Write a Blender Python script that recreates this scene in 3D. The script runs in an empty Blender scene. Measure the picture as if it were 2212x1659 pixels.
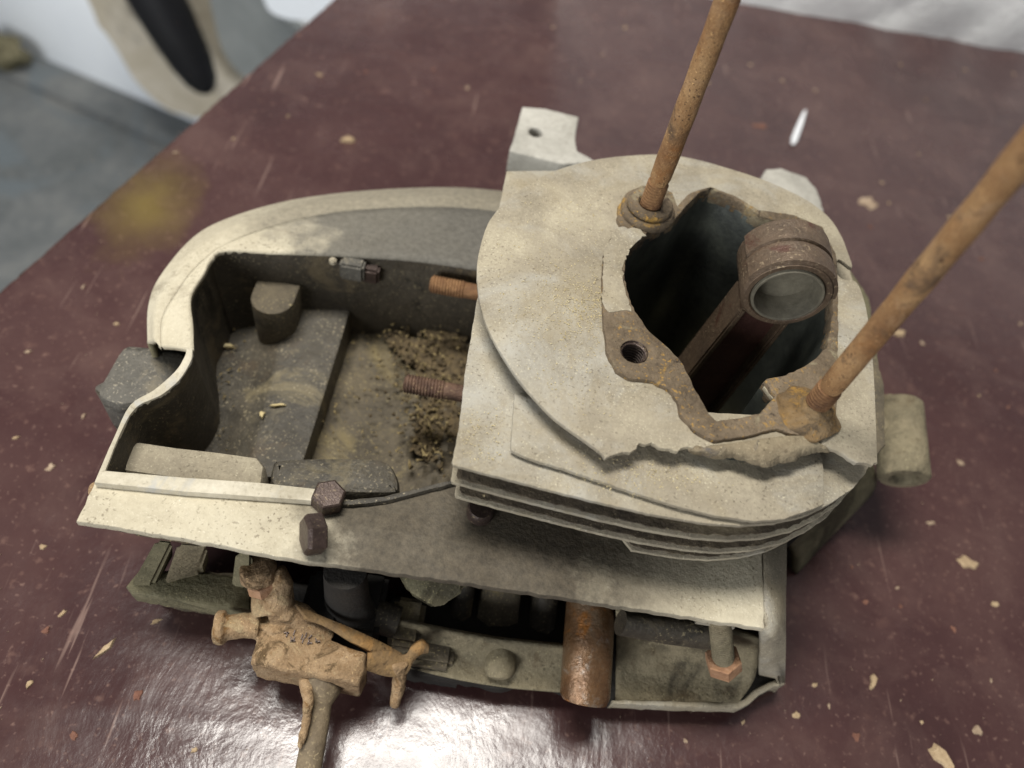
import bpy, bmesh, math, random
import numpy as np
from mathutils import Vector, Matrix
random.seed(7)
S = bpy.context.scene
COL = S.collection
MM = 0.001

# ---------------------------------------------------------------- camera
FPX, IW, IH = 1660.0, 2212.0, 1659.0
PITCH, YAW, ROLL = math.radians(53.6), math.radians(5.5), math.atan2(294, 1190)
Fv = Vector((math.sin(YAW)*math.cos(PITCH), math.cos(YAW)*math.cos(PITCH), -math.sin(PITCH)))
R0 = Vector((math.cos(YAW), -math.sin(YAW), 0)); U0 = R0.cross(Fv)
Uv = U0*math.cos(ROLL) - R0*math.sin(ROLL)
Rv = R0*math.cos(ROLL) + U0*math.sin(ROLL)
CAM = Vector((-81.6, -180.8, 307.1))           # mm
cam = bpy.data.cameras.new('camera'); co = bpy.data.objects.new('camera', cam); COL.objects.link(co)
m = Matrix((Rv, Uv, -Fv)).transposed().to_4x4(); m.translation = CAM*MM
co.matrix_world = m
cam.sensor_width = 36; cam.lens = 36*FPX/IW; cam.clip_start = .005; cam.clip_end = 30
cam.dof.use_dof = True; cam.dof.focus_distance = .255; cam.dof.aperture_fstop = 6.5
S.camera = co

# ---------------------------------------------------------------- light
wd = bpy.data.worlds.new('World'); S.world = wd; wd.use_nodes = True
wd.node_tree.nodes['Background'].inputs[0].default_value = (.92, .95, 1, 1)
wd.node_tree.nodes['Background'].inputs[1].default_value = .21
la = bpy.data.lights.new('ceiling_lamp', 'AREA'); la.shape = 'RECTANGLE'; la.size = .9; la.size_y = .34
la.energy = 47; la.color = (1, .965, .9)
lo = bpy.data.objects.new('ceiling_lamp', la); COL.objects.link(lo)
lo.location = (-.44, .25, 1.75)
lo.rotation_euler = (0, 0, math.radians(12))
lb = bpy.data.lights.new('front_fill', 'AREA'); lb.shape = 'RECTANGLE'; lb.size = 1.1; lb.size_y = .9; lb.energy = 46; lb.color = (.97, .985, 1)  # unseen fill added at front left to brighten walls and front faces
lw = bpy.data.objects.new('front_fill', lb); COL.objects.link(lw); lw.location = (-1.35, -2.0, .62)
lw.rotation_euler = (Vector((.0, .5, -.1))-lw.location).to_track_quat('-Z', 'Y').to_euler()
S.view_settings.view_transform = 'Standard'; S.view_settings.look = 'None'
S.view_settings.exposure = 0; S.view_settings.gamma = 1; S.view_settings.use_curve_mapping = False
S.render.resolution_x = 1024; S.render.resolution_y = 768
S.cycles.max_bounces = 6

# ---------------------------------------------------------------- pixel -> point on a level z (mm)
def W(px, py, z):
    d = Fv + Rv*((px-IW/2)/FPX) + Uv*(-(py-IH/2)/FPX)
    t = (z-CAM.z)/d.z
    return Vector((CAM.x+d.x*t, CAM.y+d.y*t, z))
def Ws(pts, z): return [W(p[0], p[1], z) for p in pts]
def c2(x, y): return (921.7+.4948*x, 172.8+.4948*y)      # readings taken from an enlarged view
def c3(x, y): return (864+.547*x, 748.8+.547*y)
def c4(x, y): return (115.2+.4427*x, 979.3+.4427*y)

# ---------------------------------------------------------------- materials
def lin(h):
    c = [int(h[i:i+2], 16)/255 for i in (0, 2, 4)]
    return tuple((v/12.92 if v <= .04045 else ((v+.055)/1.055)**2.4) for v in c)+(1,)
MATS = {}
def mat(name, cols, rough=.8, metal=0., big=28, fine=420, speck=None, speckamt=.35, bump=.35, bumpscale=700, spec=.4, stain=None, stainscale=18, stainlo=.55, stainhi=.62, pos=(.36, .5, .64), roughvar=.1, streak=None):
    """cols: three colours mixed by large uneven patches; speck: fine grains; stain: blotches with edges"""
    m = bpy.data.materials.new(name); m.use_nodes = True; nt = m.node_tree; N = nt.nodes; L = nt.links
    b = N['Principled BSDF']
    tc = N.new('ShaderNodeTexCoord'); P0 = tc.outputs['Object']
    if streak:
        mp = N.new('ShaderNodeMapping'); mp.inputs['Scale'].default_value = streak; L.new(P0, mp.inputs[0]); P0 = mp.outputs[0]
    def noise(sc, det=6, ro=.6, dist=0.):
        n = N.new('ShaderNodeTexNoise'); n.inputs['Scale'].default_value = sc; n.inputs['Detail'].default_value = det
        n.inputs['Roughness'].default_value = ro; n.inputs['Distortion'].default_value = dist
        L.new(P0, n.inputs['Vector']); return n.outputs['Fac']
    def ramp(src, stops):
        r = N.new('ShaderNodeValToRGB'); e = r.color_ramp.elements
        while len(e) < len(stops): e.new(.5)
        for q, (p, c) in zip(e, stops): q.position = p; q.color = c
        L.new(src, r.inputs[0]); return r.outputs[0]
    def mix(f, a, c):
        x = N.new('ShaderNodeMix'); x.data_type = 'RGBA'
        L.new(f, x.inputs['Factor']); L.new(a, x.inputs['A']); L.new(c, x.inputs['B']); return x.outputs['Result']
    BW = lambda a, c: [(a, (0, 0, 0, 1)), (c, (1, 1, 1, 1))]
    cc = [lin(c) if isinstance(c, str) else c for c in cols]
    col = ramp(noise(big, 8, .65, .4), list(zip(pos, cc)))
    # fine mottling of the same colours
    r2 = ramp(noise(fine, 4, .7), list(zip((.3, .5, .7), cc)))
    v = N.new('ShaderNodeMix'); v.data_type = 'RGBA'; v.inputs['Factor'].default_value = .38
    L.new(col, v.inputs['A']); L.new(r2, v.inputs['B']); col = v.outputs['Result']
    if stain:
        for i, sc in enumerate(stain):
            f = ramp(noise(stainscale*(1+.37*i), 9, .68, .8), BW(stainlo, stainhi))
            k = N.new('ShaderNodeRGB'); k.outputs[0].default_value = lin(sc); col = mix(f, col, k.outputs[0])
    if speck:
        for i, sc in enumerate(speck):
            f = ramp(noise(900+500*i, 2, .5), BW(.60+.02*i, .68+.02*i))
            g = N.new('ShaderNodeMath'); g.operation = 'MULTIPLY'; L.new(f, g.inputs[0])
            h = ramp(noise(60+33*i, 4, .6), BW(.38, .62)); L.new(h, g.inputs[1])
            g2 = N.new('ShaderNodeMath'); g2.operation = 'MULTIPLY'; L.new(g.outputs[0], g2.inputs[0]); g2.inputs[1].default_value = min(1, speckamt*2)
            k = N.new('ShaderNodeRGB'); k.outputs[0].default_value = lin(sc); col = mix(g2.outputs[0], col, k.outputs[0])
    L.new(col, b.inputs['Base Color'])
    rr = N.new('ShaderNodeMapRange'); rr.inputs['To Min'].default_value = max(.05, rough-roughvar); rr.inputs['To Max'].default_value = min(1, rough+roughvar)
    rr.inputs['From Min'].default_value = .3; rr.inputs['From Max'].default_value = .7
    L.new(noise(big*2.3, 5), rr.inputs[0]); L.new(rr.outputs[0], b.inputs['Roughness'])
    b.inputs['Metallic'].default_value = metal; b.inputs['Specular IOR Level'].default_value = spec
    if bump:
        a = N.new('ShaderNodeMath'); a.operation = 'ADD'; L.new(noise(bumpscale, 6, .65), a.inputs[0])
        mlt = N.new('ShaderNodeMath'); mlt.operation = 'MULTIPLY'; mlt.inputs[1].default_value = 2.; L.new(noise(bumpscale*.13, 4, .6), mlt.inputs[0]); L.new(mlt.outputs[0], a.inputs[1])
        bp = N.new('ShaderNodeBump'); bp.inputs['Strength'].default_value = bump; bp.inputs['Distance'].default_value = .0012
        L.new(a.outputs[0], bp.inputs['Height']); L.new(bp.outputs[0], b.inputs['Normal'])
    MATS[name] = m; return m

mat('dusty_aluminium', ('7b7363', '958c79', 'aba28c'), .85, speck=('4a4032', 'cfc7ac'), stain=('827969', 'a5a39b', '8a7f68'), speckamt=.3, stainscale=17, stainlo=.5, stainhi=.76, bump=.35, bumpscale=1300, big=40, fine=700)
mat('fin_grime_shade', ('352e25', '4d4437', '655a49'), .95, speck=('2a241b', '93886c'), big=60, stain=('7b705b',), stainlo=.56, stainhi=.66, bump=.6)  # part real grime, part shade of the fin gaps put into colour
mat('oily_shade', ('2b261f', '3d372d', '4f483c'), .6, speck=('857a5e',), stain=('26221b', '574d3b'), stainscale=30, bump=.4)  # oily casting darkened further to carry the pocket wall's shade
mat('clean_aluminium', ('938b78', 'b3ab97', 'c9c2b0'), .65, speck=('6a604e',), stain=('8f8673', 'a9a7a0'), speckamt=.25, bump=.25)
mat('pale_aluminium', ('85827a', 'a09d94', 'b4b1a8'), .65, speck=('7a7468',), stain=('9a968c',), bump=.25)
mat('oily_aluminium', ('35312a', '4a453b', '5e574b'), .55, speck=('a89c80', '2c2823'), stain=('332f28', '746a52', '4e4335'), stainlo=.55, stainhi=.68, stainscale=26, bump=.45)
mat('oily_floor', ('3f392e', '554d3f', '6a604d'), .75, speck=('a2946c', '26221b'), stain=('857751', '2e2a23'), stainlo=.56, stainhi=.7, bump=.6, bumpscale=450)
mat('grey_casting', ('3c3934', '504d46', '66625a'), .6, speck=('9a9280', '24211d'), stain=('6e6758', '33302a'), stainscale=40, bump=.5)
mat('olive_casting', ('47432f', '656049', '827a60'), .8, speck=('2f2b1d', 'a59a72'), stain=('3a3524',), bump=.5)
mat('black_recess', ('14120f', '1e1b17', '2a2620'), .8, bump=.4)  # near-black puts the cavities' shade into the colour of oily castings
mat('brown_gasket', ('40362a', '5d503f', '7a6b57'), .85, speck=('a5803c', '2e251c'), stain=('9c7a38', '80765f', '3a3026'), stainlo=.57, stainhi=.65, stainscale=62, bump=.7)
mat('rust_mound', ('564530', '745c3a', '7d6c54'), .9, speck=('a07a3c', '3a2e20'), stain=('8a6a34', '584a38'), stainscale=70, big=80, bump=.8)
mat('tan_casting', ('5a5342', '756c56', '8c8168'), .8, speck=('3a3528', 'b0a580'), stain=('463f31', '857a62', '5a4e3a'), stainscale=32, stainlo=.54, stainhi=.66, bump=.6)
mat('brown_dust', ('5f5443', '7b6f5a', '938870'), .9, speck=('3d3428', 'b0a486'), stain=('565250',), stainscale=60, bump=.6)
mat('bore_iron', ('292b29', '3c3f3b', '55584f'), .45, metal=.4, bump=.15, spec=.5)
mat('rusty_rod', ('6e4c2f', '93704a', 'b08e64'), .78, speck=('4b321f', 'd0a873', '6b4a30'), speckamt=.5, stain=('86592f', '5e4a38', '9c7d5c'), big=60, fine=900, stainlo=.54, stainhi=.68, bump=.6, bumpscale=1500, stainscale=55)
mat('rusty_thread', ('4b3424', '6f4f33', '8d6b48'), .8, speck=('b08a5c',), big=90, bump=.5, bumpscale=1500)
mat('dark_thread', ('3a2a22', '523c30', '6f5645'), .7, speck=('a08a66',), big=120, bump=.5, bumpscale=1500)
mat('rust_shaft', ('5a432f', '735539', '83705a'), .24, metal=.5, stain=('8f857a', '94602c'), stainscale=40, big=70, bump=.35, spec=.6)
mat('conrod_steel', ('41352b', '594a3b', '6e5b4a'), .5, metal=.2, speck=('b6a384', '2b211b'), stain=('4f352a',), stainscale=55, bump=.4, bumpscale=1200, speckamt=.2)
mat('pin_bush', ('4f4b40', '656053', '7a7565'), .6, metal=.15, bump=.2, big=60)
mat('web_red', ('3a2420', '4a2f29', '5c4034'), .6, metal=.2, bump=.3)
mat('dark_bolt', ('2e2622', '40342f', '54463f'), .4, metal=.4, speck=('8a7a62',), bump=.3)
mat('tan_crust', ('776147', '93795a', 'aa9273'), .9, speck=('6b4d2c', 'd9b98a'), stain=('74552f', '9c8868', '5f4c34'), stainscale=60, big=70, bump=.9, bumpscale=800)
mat('brown_lever', ('5d4a33', '7b6344', '96794f'), .85, speck=('3a2d1e',), stain=('a57d4a',), big=60, bump=.6)
mat('copper_head', ('86634a', 'a27c5c', 'b8947a'), .8, speck=('6b4a30',), big=90, bump=.6)
mat('grey_cable', ('4a4034', '655845', '7f7058'), .7, speck=('9a8a6a',), big=60, bump=.4)
mat('chip_wood', ('857058', 'a08a6c', 'b9a486'), .9, big=160, bump=.5)
mat('chip_pale', ('7d6a58', '94806b', 'ab9882'), .9, big=160, bump=.5)
mat('chip_brown', ('5a3a30', '704d3f', '85604f'), .9, big=160, bump=.5)
mat('straw', ('6d5f40', '857551', 'a08f66'), .9, big=200, bump=.3)
mat('sawdust', ('a8966a', 'c2b286', 'd6c8a0'), .95, big=260, bump=.2)
mat('dirt_clod', ('3a3226', '544834', '6b5b40'), .95, big=300, bump=.4)
mat('white_sliver', ('c8ccd0', 'dfe2e6', 'eef0f2'), .5, big=120, bump=.2)
mat('plaster_white', ('dedfdd', 'e9eae8', 'f1f1ef'), .9, big=30, fine=200, bump=.9, bumpscale=160)
mat('painted_white', ('dce1e6', 'e4e9ee', 'eaeff3'), .6, big=4, bump=.1)
mat('floor_concrete', ('4e5253', '5f6263', '737472'), .85, big=7, fine=60, stain=('5d6468',), stainscale=5, speck=('9a9a94',), bump=.3, bumpscale=120)
mat('rubble_beige', ('b2a791', 'c4baa6', 'd2cabb'), .9, big=14, fine=80, stain=('9c9486',), stainscale=9, bump=.5, bumpscale=100)
mat('panel_grey', ('6f7372', '7f8382', '8f9290'), .7, big=9, bump=.2, bumpscale=90)
mat('black_rubber', ('0b0b0d', '0f0f12', '15151a'), .5, big=10, bump=.1)
mat('ply_edge', ('8a7458', 'a68d6d', 'bfa787'), .9, big=80, bump=.8, bumpscale=300)

def zone_mat(name, x0, x1, st, d0='352f26', d1='584f41'):   # pale casting with an oil-dark stretch
    m = mat(name, ('a9a08b', 'b9b099', 'c6bea8'), .75, speck=('6d6352', 'ddd6c2'), stain=('9d9480',), bump=.35)
    nt = m.node_tree; N = nt.nodes; L = nt.links; b = N['Principled BSDF']
    src = b.inputs['Base Color'].links[0].from_socket
    tc = N.new('ShaderNodeTexCoord'); sx = N.new('ShaderNodeSeparateXYZ'); L.new(tc.outputs['Object'], sx.inputs[0])
    no = N.new('ShaderNodeTexNoise'); no.inputs['Scale'].default_value = 34; no.inputs['Detail'].default_value = 9; no.inputs['Roughness'].default_value = .7; L.new(tc.outputs['Object'], no.inputs['Vector'])
    a = N.new('ShaderNodeMath'); a.operation = 'MULTIPLY_ADD'; a.inputs[1].default_value = .07; L.new(no.outputs['Fac'], a.inputs[0]); L.new(sx.outputs['X'], a.inputs[2])
    mr = N.new('ShaderNodeMapRange'); mr.inputs['From Min'].default_value = x0; mr.inputs['From Max'].default_value = x1; L.new(a.outputs[0], mr.inputs[0])
    r = N.new('ShaderNodeValToRGB'); e = r.color_ramp.elements
    st = [(p, (v, v, v, 1)) for p, v in st]
    e[0].position, e[0].color = st[0]; e[1].position, e[1].color = st[-1]
    for p, c in st[1:-1]: e.new(p).color = c
    L.new(mr.outputs[0], r.inputs[0])
    no2 = N.new('ShaderNodeTexNoise'); no2.inputs['Scale'].default_value = 420; no2.inputs['Detail'].default_value = 10; no2.inputs['Roughness'].default_value = .75; L.new(tc.outputs['Object'], no2.inputs['Vector'])
    rd = N.new('ShaderNodeValToRGB'); rd.color_ramp.elements[0].position = .35; rd.color_ramp.elements[0].color = lin(d0); rd.color_ramp.elements[1].position = .68; rd.color_ramp.elements[1].color = lin(d1); L.new(no2.outputs['Fac'], rd.inputs[0])
    x = N.new('ShaderNodeMix'); x.data_type = 'RGBA'; L.new(r.outputs[0], x.inputs['Factor']); L.new(src, x.inputs['A']); L.new(rd.outputs[0], x.inputs['B'])
    L.new(x.outputs['Result'], b.inputs['Base Color'])
zone_mat('stained_plate', -.165, .085, [(0, 0), (.27, .10), (.34, .93), (.66, .97), (.76, .4), (.86, .05)])
zone_mat('stained_rim', -.21, -.05, [(0, 0), (.35, .15), (.5, .75), (1, .95)], '5f5a4e', '857d6c')
zone_mat('oiled_band', -.19, -.05, [(0, 0), (.38, .06), (.52, .85), (1, .95)], '403e3a', '5c5953')

def table_mat():
    m = bpy.data.materials.new('film_faced_ply'); m.use_nodes = True; nt = m.node_tree; N = nt.nodes; L = nt.links; b = N['Principled BSDF']
    tc = N.new('ShaderNodeTexCoord')
    def noise(sc, det=6, ro=.6, dist=0., scale=(1, 1, 1), rot=0):
        mp = N.new('ShaderNodeMapping'); mp.inputs['Scale'].default_value = scale; mp.inputs['Rotation'].default_value = (0, 0, rot); L.new(tc.outputs['Object'], mp.inputs[0])
        n = N.new('ShaderNodeTexNoise'); n.inputs['Scale'].default_value = sc; n.inputs['Detail'].default_value = det; n.inputs['Roughness'].default_value = ro; n.inputs['Distortion'].default_value = dist
        L.new(mp.outputs[0], n.inputs['Vector']); return n.outputs['Fac']
    def ramp(s, stops):
        r = N.new('ShaderNodeValToRGB'); e = r.color_ramp.elements
        while len(e) < len(stops): e.new(.5)
        for q, (p, c) in zip(e, stops): q.position = p; q.color = c if len(c) == 4 else c+(1,)
        L.new(s, r.inputs[0]); return r.outputs[0]
    def mix(f, a, c, k=1.):
        g = N.new('ShaderNodeMath'); g.operation = 'MULTIPLY'; g.inputs[1].default_value = k; L.new(f, g.inputs[0])
        x = N.new('ShaderNodeMix'); x.data_type = 'RGBA'; L.new(g.outputs[0], x.inputs['Factor']); L.new(a, x.inputs['A'])
        if isinstance(c, str): x.inputs['B'].default_value = lin(c)
        else: L.new(c, x.inputs['B'])
        return x.outputs['Result']
    B = lambda a, c: [(a, (0, 0, 0)), (c, (1, 1, 1))]
    col = ramp(noise(9, 9, .65, .5), [(.3, lin('372323')), (.5, lin('412b2a')), (.7, lin('4d3734'))])
    col = mix(ramp(noise(24, 9, .7, .5), B(.48, .74)), col, '6a544d', .35)      # dust film
    for sc, lo, hi, c, k in ((190, .62, .74, '6e544b', .5), (420, .62, .76, '856b60', .5), (75, .64, .78, '654b43', .45)):
        col = mix(ramp(noise(sc, 3, .5), B(lo, hi)), col, c, k)
    for rot, sc in ((.9, 260), (-.45, 300), (1.35, 230), (.2, 330)):                     # fine scratches
        f = ramp(noise(sc, 3, .5, .15, (1, .05, 1), rot), B(.70, .76)); col = mix(f, col, '8d756b', .5)
    # old yellow paint stain near the left edge
    sp = N.new('ShaderNodeMapping'); sp.vector_type = 'POINT'; c = W(315, 445, 0)*MM
    sp.inputs['Location'].default_value = (-c.x, -c.y, 0); L.new(tc.outputs['Object'], sp.inputs[0])
    sp2 = N.new('ShaderNodeMapping'); sp2.inputs['Rotation'].default_value = (0, 0, math.radians(22)); sp2.inputs['Scale'].default_value = (22, 13.5, 1); L.new(sp.outputs[0], sp2.inputs[0])
    ln = N.new('ShaderNodeVectorMath'); ln.operation = 'LENGTH'; L.new(sp2.outputs[0], ln.inputs[0])
    ad = N.new('ShaderNodeMath'); ad.operation = 'MULTIPLY_ADD'; ad.inputs[1].default_value = .7; L.new(noise(38, 6, .6), ad.inputs[0]); L.new(ln.outputs['Value'], ad.inputs[2])
    col = mix(ramp(ad.outputs[0], [(.35, (1, 1, 1)), (1.5, (0, 0, 0))]), col, '6f6030', .72)
    L.new(col, b.inputs['Base Color'])
    L.new(ramp(noise(30, 8, .7, .3), [(.3, (.15,)*3), (.7, (.32,)*3)]), b.inputs['Roughness'])
    b.inputs['Specular IOR Level'].default_value = .5
    bp = N.new('ShaderNodeBump'); bp.inputs['Strength'].default_value = .3; bp.inputs['Distance'].default_value = .0015
    a = N.new('ShaderNodeMath'); a.operation = 'MULTIPLY_ADD'; a.inputs[1].default_value = .25; L.new(noise(260, 5, .6), a.inputs[0]); L.new(noise(45, 6, .6, .6, (1, .6, 1), .7), a.inputs[2])
    L.new(a.outputs[0], bp.inputs['Height']); L.new(bp.outputs[0], b.inputs['Normal'])
    MATS['film_faced_ply'] = m
table_mat()

# ---------------------------------------------------------------- mesh helpers (all in mm)
def link(name, me, material, parent=None, smooth=35):
    me.name = name
    o = bpy.data.objects.new(name, me); COL.objects.link(o)
    me.materials.clear(); me.materials.append(MATS[material])
    if smooth:
        me.polygons.foreach_set('use_smooth', [True]*len(me.polygons)); me.set_sharp_from_angle(angle=math.radians(smooth))
    if parent: o.parent = parent
    return o
def from_bm(name, bm, material, parent=None, smooth=35):
    bmesh.ops.recalc_face_normals(bm, faces=bm.faces[:])
    bmesh.ops.scale(bm, vec=(MM, MM, MM), verts=bm.verts[:])
    me = bpy.data.meshes.new(name); bm.to_mesh(me); bm.free()
    return link(name, me, material, parent, smooth)
def tag(o, label=None, cat=None, group=None, kind=None):
    if label: o['label'] = label
    if cat: o['category'] = cat
    if group: o['group'] = group
    if kind: o['kind'] = kind
    return o
def catmull(pts, n, closed=False):
    pts = [Vector(p) for p in pts]; m = len(pts); out = []
    segs = m if closed else m-1
    for i in range(segs):
        g = (lambda k: pts[k % m]) if closed else (lambda k: pts[min(max(k, 0), m-1)])
        p0, p1, p2, p3 = g(i-1), g(i), g(i+1), g(i+2)
        for k in range(n):
            t = k/n
            out.append(.5*((2*p1)+(p2-p0)*t+(2*p0-5*p1+4*p2-p3)*t*t+(3*p1-p0-3*p2+p3)*t**3))
    if not closed: out.append(pts[-1])
    return out
def rough_line(pts, step=2.5, amp=.18, closed=True):
    """subdivide an outline and wear it a little"""
    out = []; n = len(pts)
    for i in range(n if closed else n-1):
        a, b = Vector(pts[i]), Vector(pts[(i+1) % n]); k = max(1, int((b-a).length/step))
        for j in range(k):
            p = a.lerp(b, j/k); p = p+Vector((random.uniform(-amp, amp), random.uniform(-amp, amp), 0)); out.append(p)
    return out
def prism(name, outline, ztop, zbot, material, parent=None, holes=(), bevel=.5, wear=.15, step=2.5, smooth=40):
    """flat plate of any outline with holes and rounded edges"""
    cu = bpy.data.curves.new('t', 'CURVE'); cu.dimensions = '2D'; cu.fill_mode = 'BOTH'
    for ring in [outline]+list(holes):
        r = rough_line([Vector((p[0], p[1], 0)) for p in ring], step, wear) if wear else ring
        sp = cu.splines.new('POLY'); sp.points.add(len(r)-1); sp.use_cyclic_u = True
        for q, p in zip(sp.points, r): q.co = (p[0]*MM, p[1]*MM, 0, 1)
    h = (ztop-zbot)/2; bevel = min(bevel, h*.8)
    cu.extrude = (h-bevel)*MM; cu.bevel_depth = bevel*MM; cu.bevel_resolution = 1; cu.offset = -bevel*MM
    t = bpy.data.objects.new('t', cu); COL.objects.link(t)
    me = bpy.data.meshes.new_from_object(t.evaluated_get(bpy.context.evaluated_depsgraph_get()))
    bpy.data.objects.remove(t); bpy.data.curves.remove(cu)
    me.transform(Matrix.Translation((0, 0, (ztop+zbot)/2*MM)))
    bm = bmesh.new(); bm.from_mesh(me); bmesh.ops.remove_doubles(bm, verts=bm.verts[:], dist=1e-6); bmesh.ops.recalc_face_normals(bm, faces=bm.faces[:]); bm.to_mesh(me); bm.free()
    return link(name, me, material, parent, smooth)
def frame(d):
    d = Vector(d).normalized(); a = Vector((0, 0, 1)) if abs(d.z) < .9 else Vector((0, 1, 0))
    u = d.cross(a).normalized(); return d, u, d.cross(u)
def rings(bm, spine, seg=20, cap=True, flat=None, phase=0):
    """spine: (point, radius[, radius2]) list; a tapered tube along it"""
    n = len(spine); prev = None
    for i, s in enumerate(spine):
        p = Vector(s[0]); r = s[1]; r2 = s[2] if len(s) > 2 else r
        q0, q1 = Vector(spine[max(i-1, 0)][0]), Vector(spine[min(i+1, n-1)][0])
        if (q1-q0).length < 1e-6: q0, q1 = Vector(spine[0][0]), Vector(spine[-1][0])
        d, u, v = frame(q1-q0)
        ring = [bm.verts.new(p+u*math.cos(2*math.pi*k/seg+phase)*r+v*math.sin(2*math.pi*k/seg+phase)*r2) for k in range(seg)]
        if prev:
            for k in range(seg): bm.faces.new((prev[k], prev[(k+1) % seg], ring[(k+1) % seg], ring[k]))
        elif cap: bm.faces.new(ring[::-1])
        prev = ring
    if cap: bm.faces.new(prev)
def tube(name, spine, material, parent=None, seg=20, cap=True, smooth=45, phase=0):
    bm = bmesh.new(); rings(bm, spine, seg, cap, None, phase); return from_bm(name, bm, material, parent, smooth)
def along(a, d, items):
    d = Vector(d).normalized(); return [(Vector(a)+d*t, r) for t, r in items]
def thread_items(t0, t1, r, pitch=1.1, depth=.45):
    out = []; t = t0
    while t < t1: out += [(t, r), (t+pitch*.25, r), (t+pitch*.5, r-depth), (t+pitch*.75, r-depth)]; t += pitch
    return out
def helix(bm, a, d, t0, t1, R, pitch=1.2, depth=.5, seg=24):
    a = Vector(a); d, u, v = frame(d); n = int((t1-t0)/pitch*6); prev = None
    for i in range(n+1):
        t = t0+(t1-t0)*i/n; ring = []
        for k in range(seg):
            fr = (t/pitch-k/seg) % 1; w = min(1, abs(fr-.5)*2.6); r = R-depth*(1-w)
            if i in (0, n): r = R-depth
            ring.append(bm.verts.new(a+d*t+u*math.cos(2*math.pi*k/seg)*r+v*math.sin(2*math.pi*k/seg)*r))
        if prev:
            for k in range(seg): bm.faces.new((prev[k], prev[(k+1) % seg], ring[(k+1) % seg], ring[k]))
        else: bm.faces.new(ring[::-1])
        prev = ring
    bm.faces.new(prev)
def hollow(name, a, d, ro, ri, L, depth, material, parent=None, seg=32, ch=.5):
    """a tube or blind-holed boss along d"""
    it = [(L, ro-ch-1), (L, ro-ch), (L-ch, ro), (ch, ro), (0, ro-ch), (0, ri+ch), (ch, ri), (depth, ri)]
    a = Vector(a); d = Vector(d).normalized(); _, u, v = frame(d); bm = bmesh.new(); prev = None
    for t, r in it:
        ring = [bm.verts.new(a+d*t+u*math.cos(2*math.pi*k/seg)*r+v*math.sin(2*math.pi*k/seg)*r) for k in range(seg)]
        if prev:
            for k in range(seg): bm.faces.new((prev[k], prev[(k+1) % seg], ring[(k+1) % seg], ring[k]))
        elif depth < L: bm.faces.new(ring)
        prev = ring
    if depth < L: bm.faces.new(prev)
    return from_bm(name, bm, material, parent, 45)
def loft(name, curves, material, parent=None, thick=0, n=6, smooth=50, straight=False, sub=3):
    cs = [[Vector(p) for p in c] if straight else catmull(c, n) for c in curves]
    if sub > 1:                                       # smooth across too
        k = len(cs[0]); cols = [catmull([c[i] for c in cs], sub) if not straight else [c[i] for c in cs] for i in range(k)]
        cs = [[cols[i][j] for i in range(k)] for j in range(len(cols[0]))]
    bm = bmesh.new(); vs = [[bm.verts.new(p) for p in c] for c in cs]
    for i in range(len(vs)-1):
        for j in range(len(vs[0])-1): bm.faces.new((vs[i][j], vs[i][j+1], vs[i+1][j+1], vs[i+1][j]))
    o = from_bm(name, bm, material, parent, smooth)
    if thick:
        md = o.modifiers.new('thick', 'SOLIDIFY'); md.thickness = thick*MM; md.offset = -1
    return o
def box(name, lo, hi, material, parent=None, bevel=.8, taper=0, rot=None, smooth=40):
    bm = bmesh.new(); r = bmesh.ops.create_cube(bm, size=1)
    lo, hi = Vector(lo), Vector(hi); c = (lo+hi)/2; s = hi-lo
    for v in bm.verts:
        k = 1-taper*(v.co.z+.5); v.co = Vector((v.co.x*s.x*k, v.co.y*s.y*k, v.co.z*s.z))
    if bevel: bmesh.ops.bevel(bm, geom=bm.edges[:], offset=bevel, segments=2, affect='EDGES')
    if rot: bmesh.ops.transform(bm, matrix=rot.to_4x4(), verts=bm.verts[:])
    bmesh.ops.translate(bm, vec=c, verts=bm.verts[:])
    return from_bm(name, bm, material, parent, smooth)
def lump(name, c, r, material, parent=None, sub=3, amp=.25, seed=0):
    from mathutils import noise as mn
    bm = bmesh.new(); bmesh.ops.create_icosphere(bm, subdivisions=sub, radius=1)
    for v in bm.verts:
        k = 1+amp*mn.noise(v.co*1.7+Vector((seed*3.1, seed, 0)))
        v.co = Vector((v.co.x*r[0]*k, v.co.y*r[1]*k, v.co.z*r[2]*k))+Vector(c)
    return from_bm(name, bm, material, parent, 60)
def hexnut(name, a, d, r, h, material, parent=None, phase=0, ch=.8):
    return tube(name, along(a, d, [(0, r*.93), (ch*.4, r), (h-ch, r), (h-ch*.3, r*.93), (h, r*.84)]), material, parent, seg=6, smooth=20, phase=phase)

# ================================================================ the setting
EA, EB = W(0, 630, 0), W(720, 0, 0)
WA, WB = W(1830, 0, 0), W(2212, 68, 0)
ed = (EB-EA).normalized(); wdv = (WB-WA).normalized()
# corner of the board: left edge meets the wall line
def isect(p, d, q, e):
    k = ((q.x-p.x)*e.y-(q.y-p.y)*e.x)/(d.x*e.y-d.y*e.x); return p+d*k
K = isect(EA, ed, WA, wdv)
top = [EA-ed*560, K, WB+wdv*300, Vector((WB.x+300, -420, 0))]
o = prism('table_top', top, 0, -18, 'film_faced_ply', bevel=.8, wear=.5, step=5); tag(o, kind='structure')
edge_out = [EA-ed*400, EB]
nrm = Vector((-ed.y, ed.x, 0))
rim = rough_line([EA-ed*400, EB+ed*60], 3, 0, False)
bm = bmesh.new(); a_, b_ = [], []
for p in rim:
    w = random.uniform(.2, 1.5); a_.append(bm.verts.new(p-nrm*w+Vector((0, 0, .15)))); b_.append(bm.verts.new(p+nrm*random.uniform(.3, 1.2)+Vector((0, 0, -17))))
for i in range(len(rim)-1): bm.faces.new((a_[i], a_[i+1], b_[i+1], b_[i]))
e = from_bm('bare_edge', bm, 'ply_edge', o)
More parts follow.
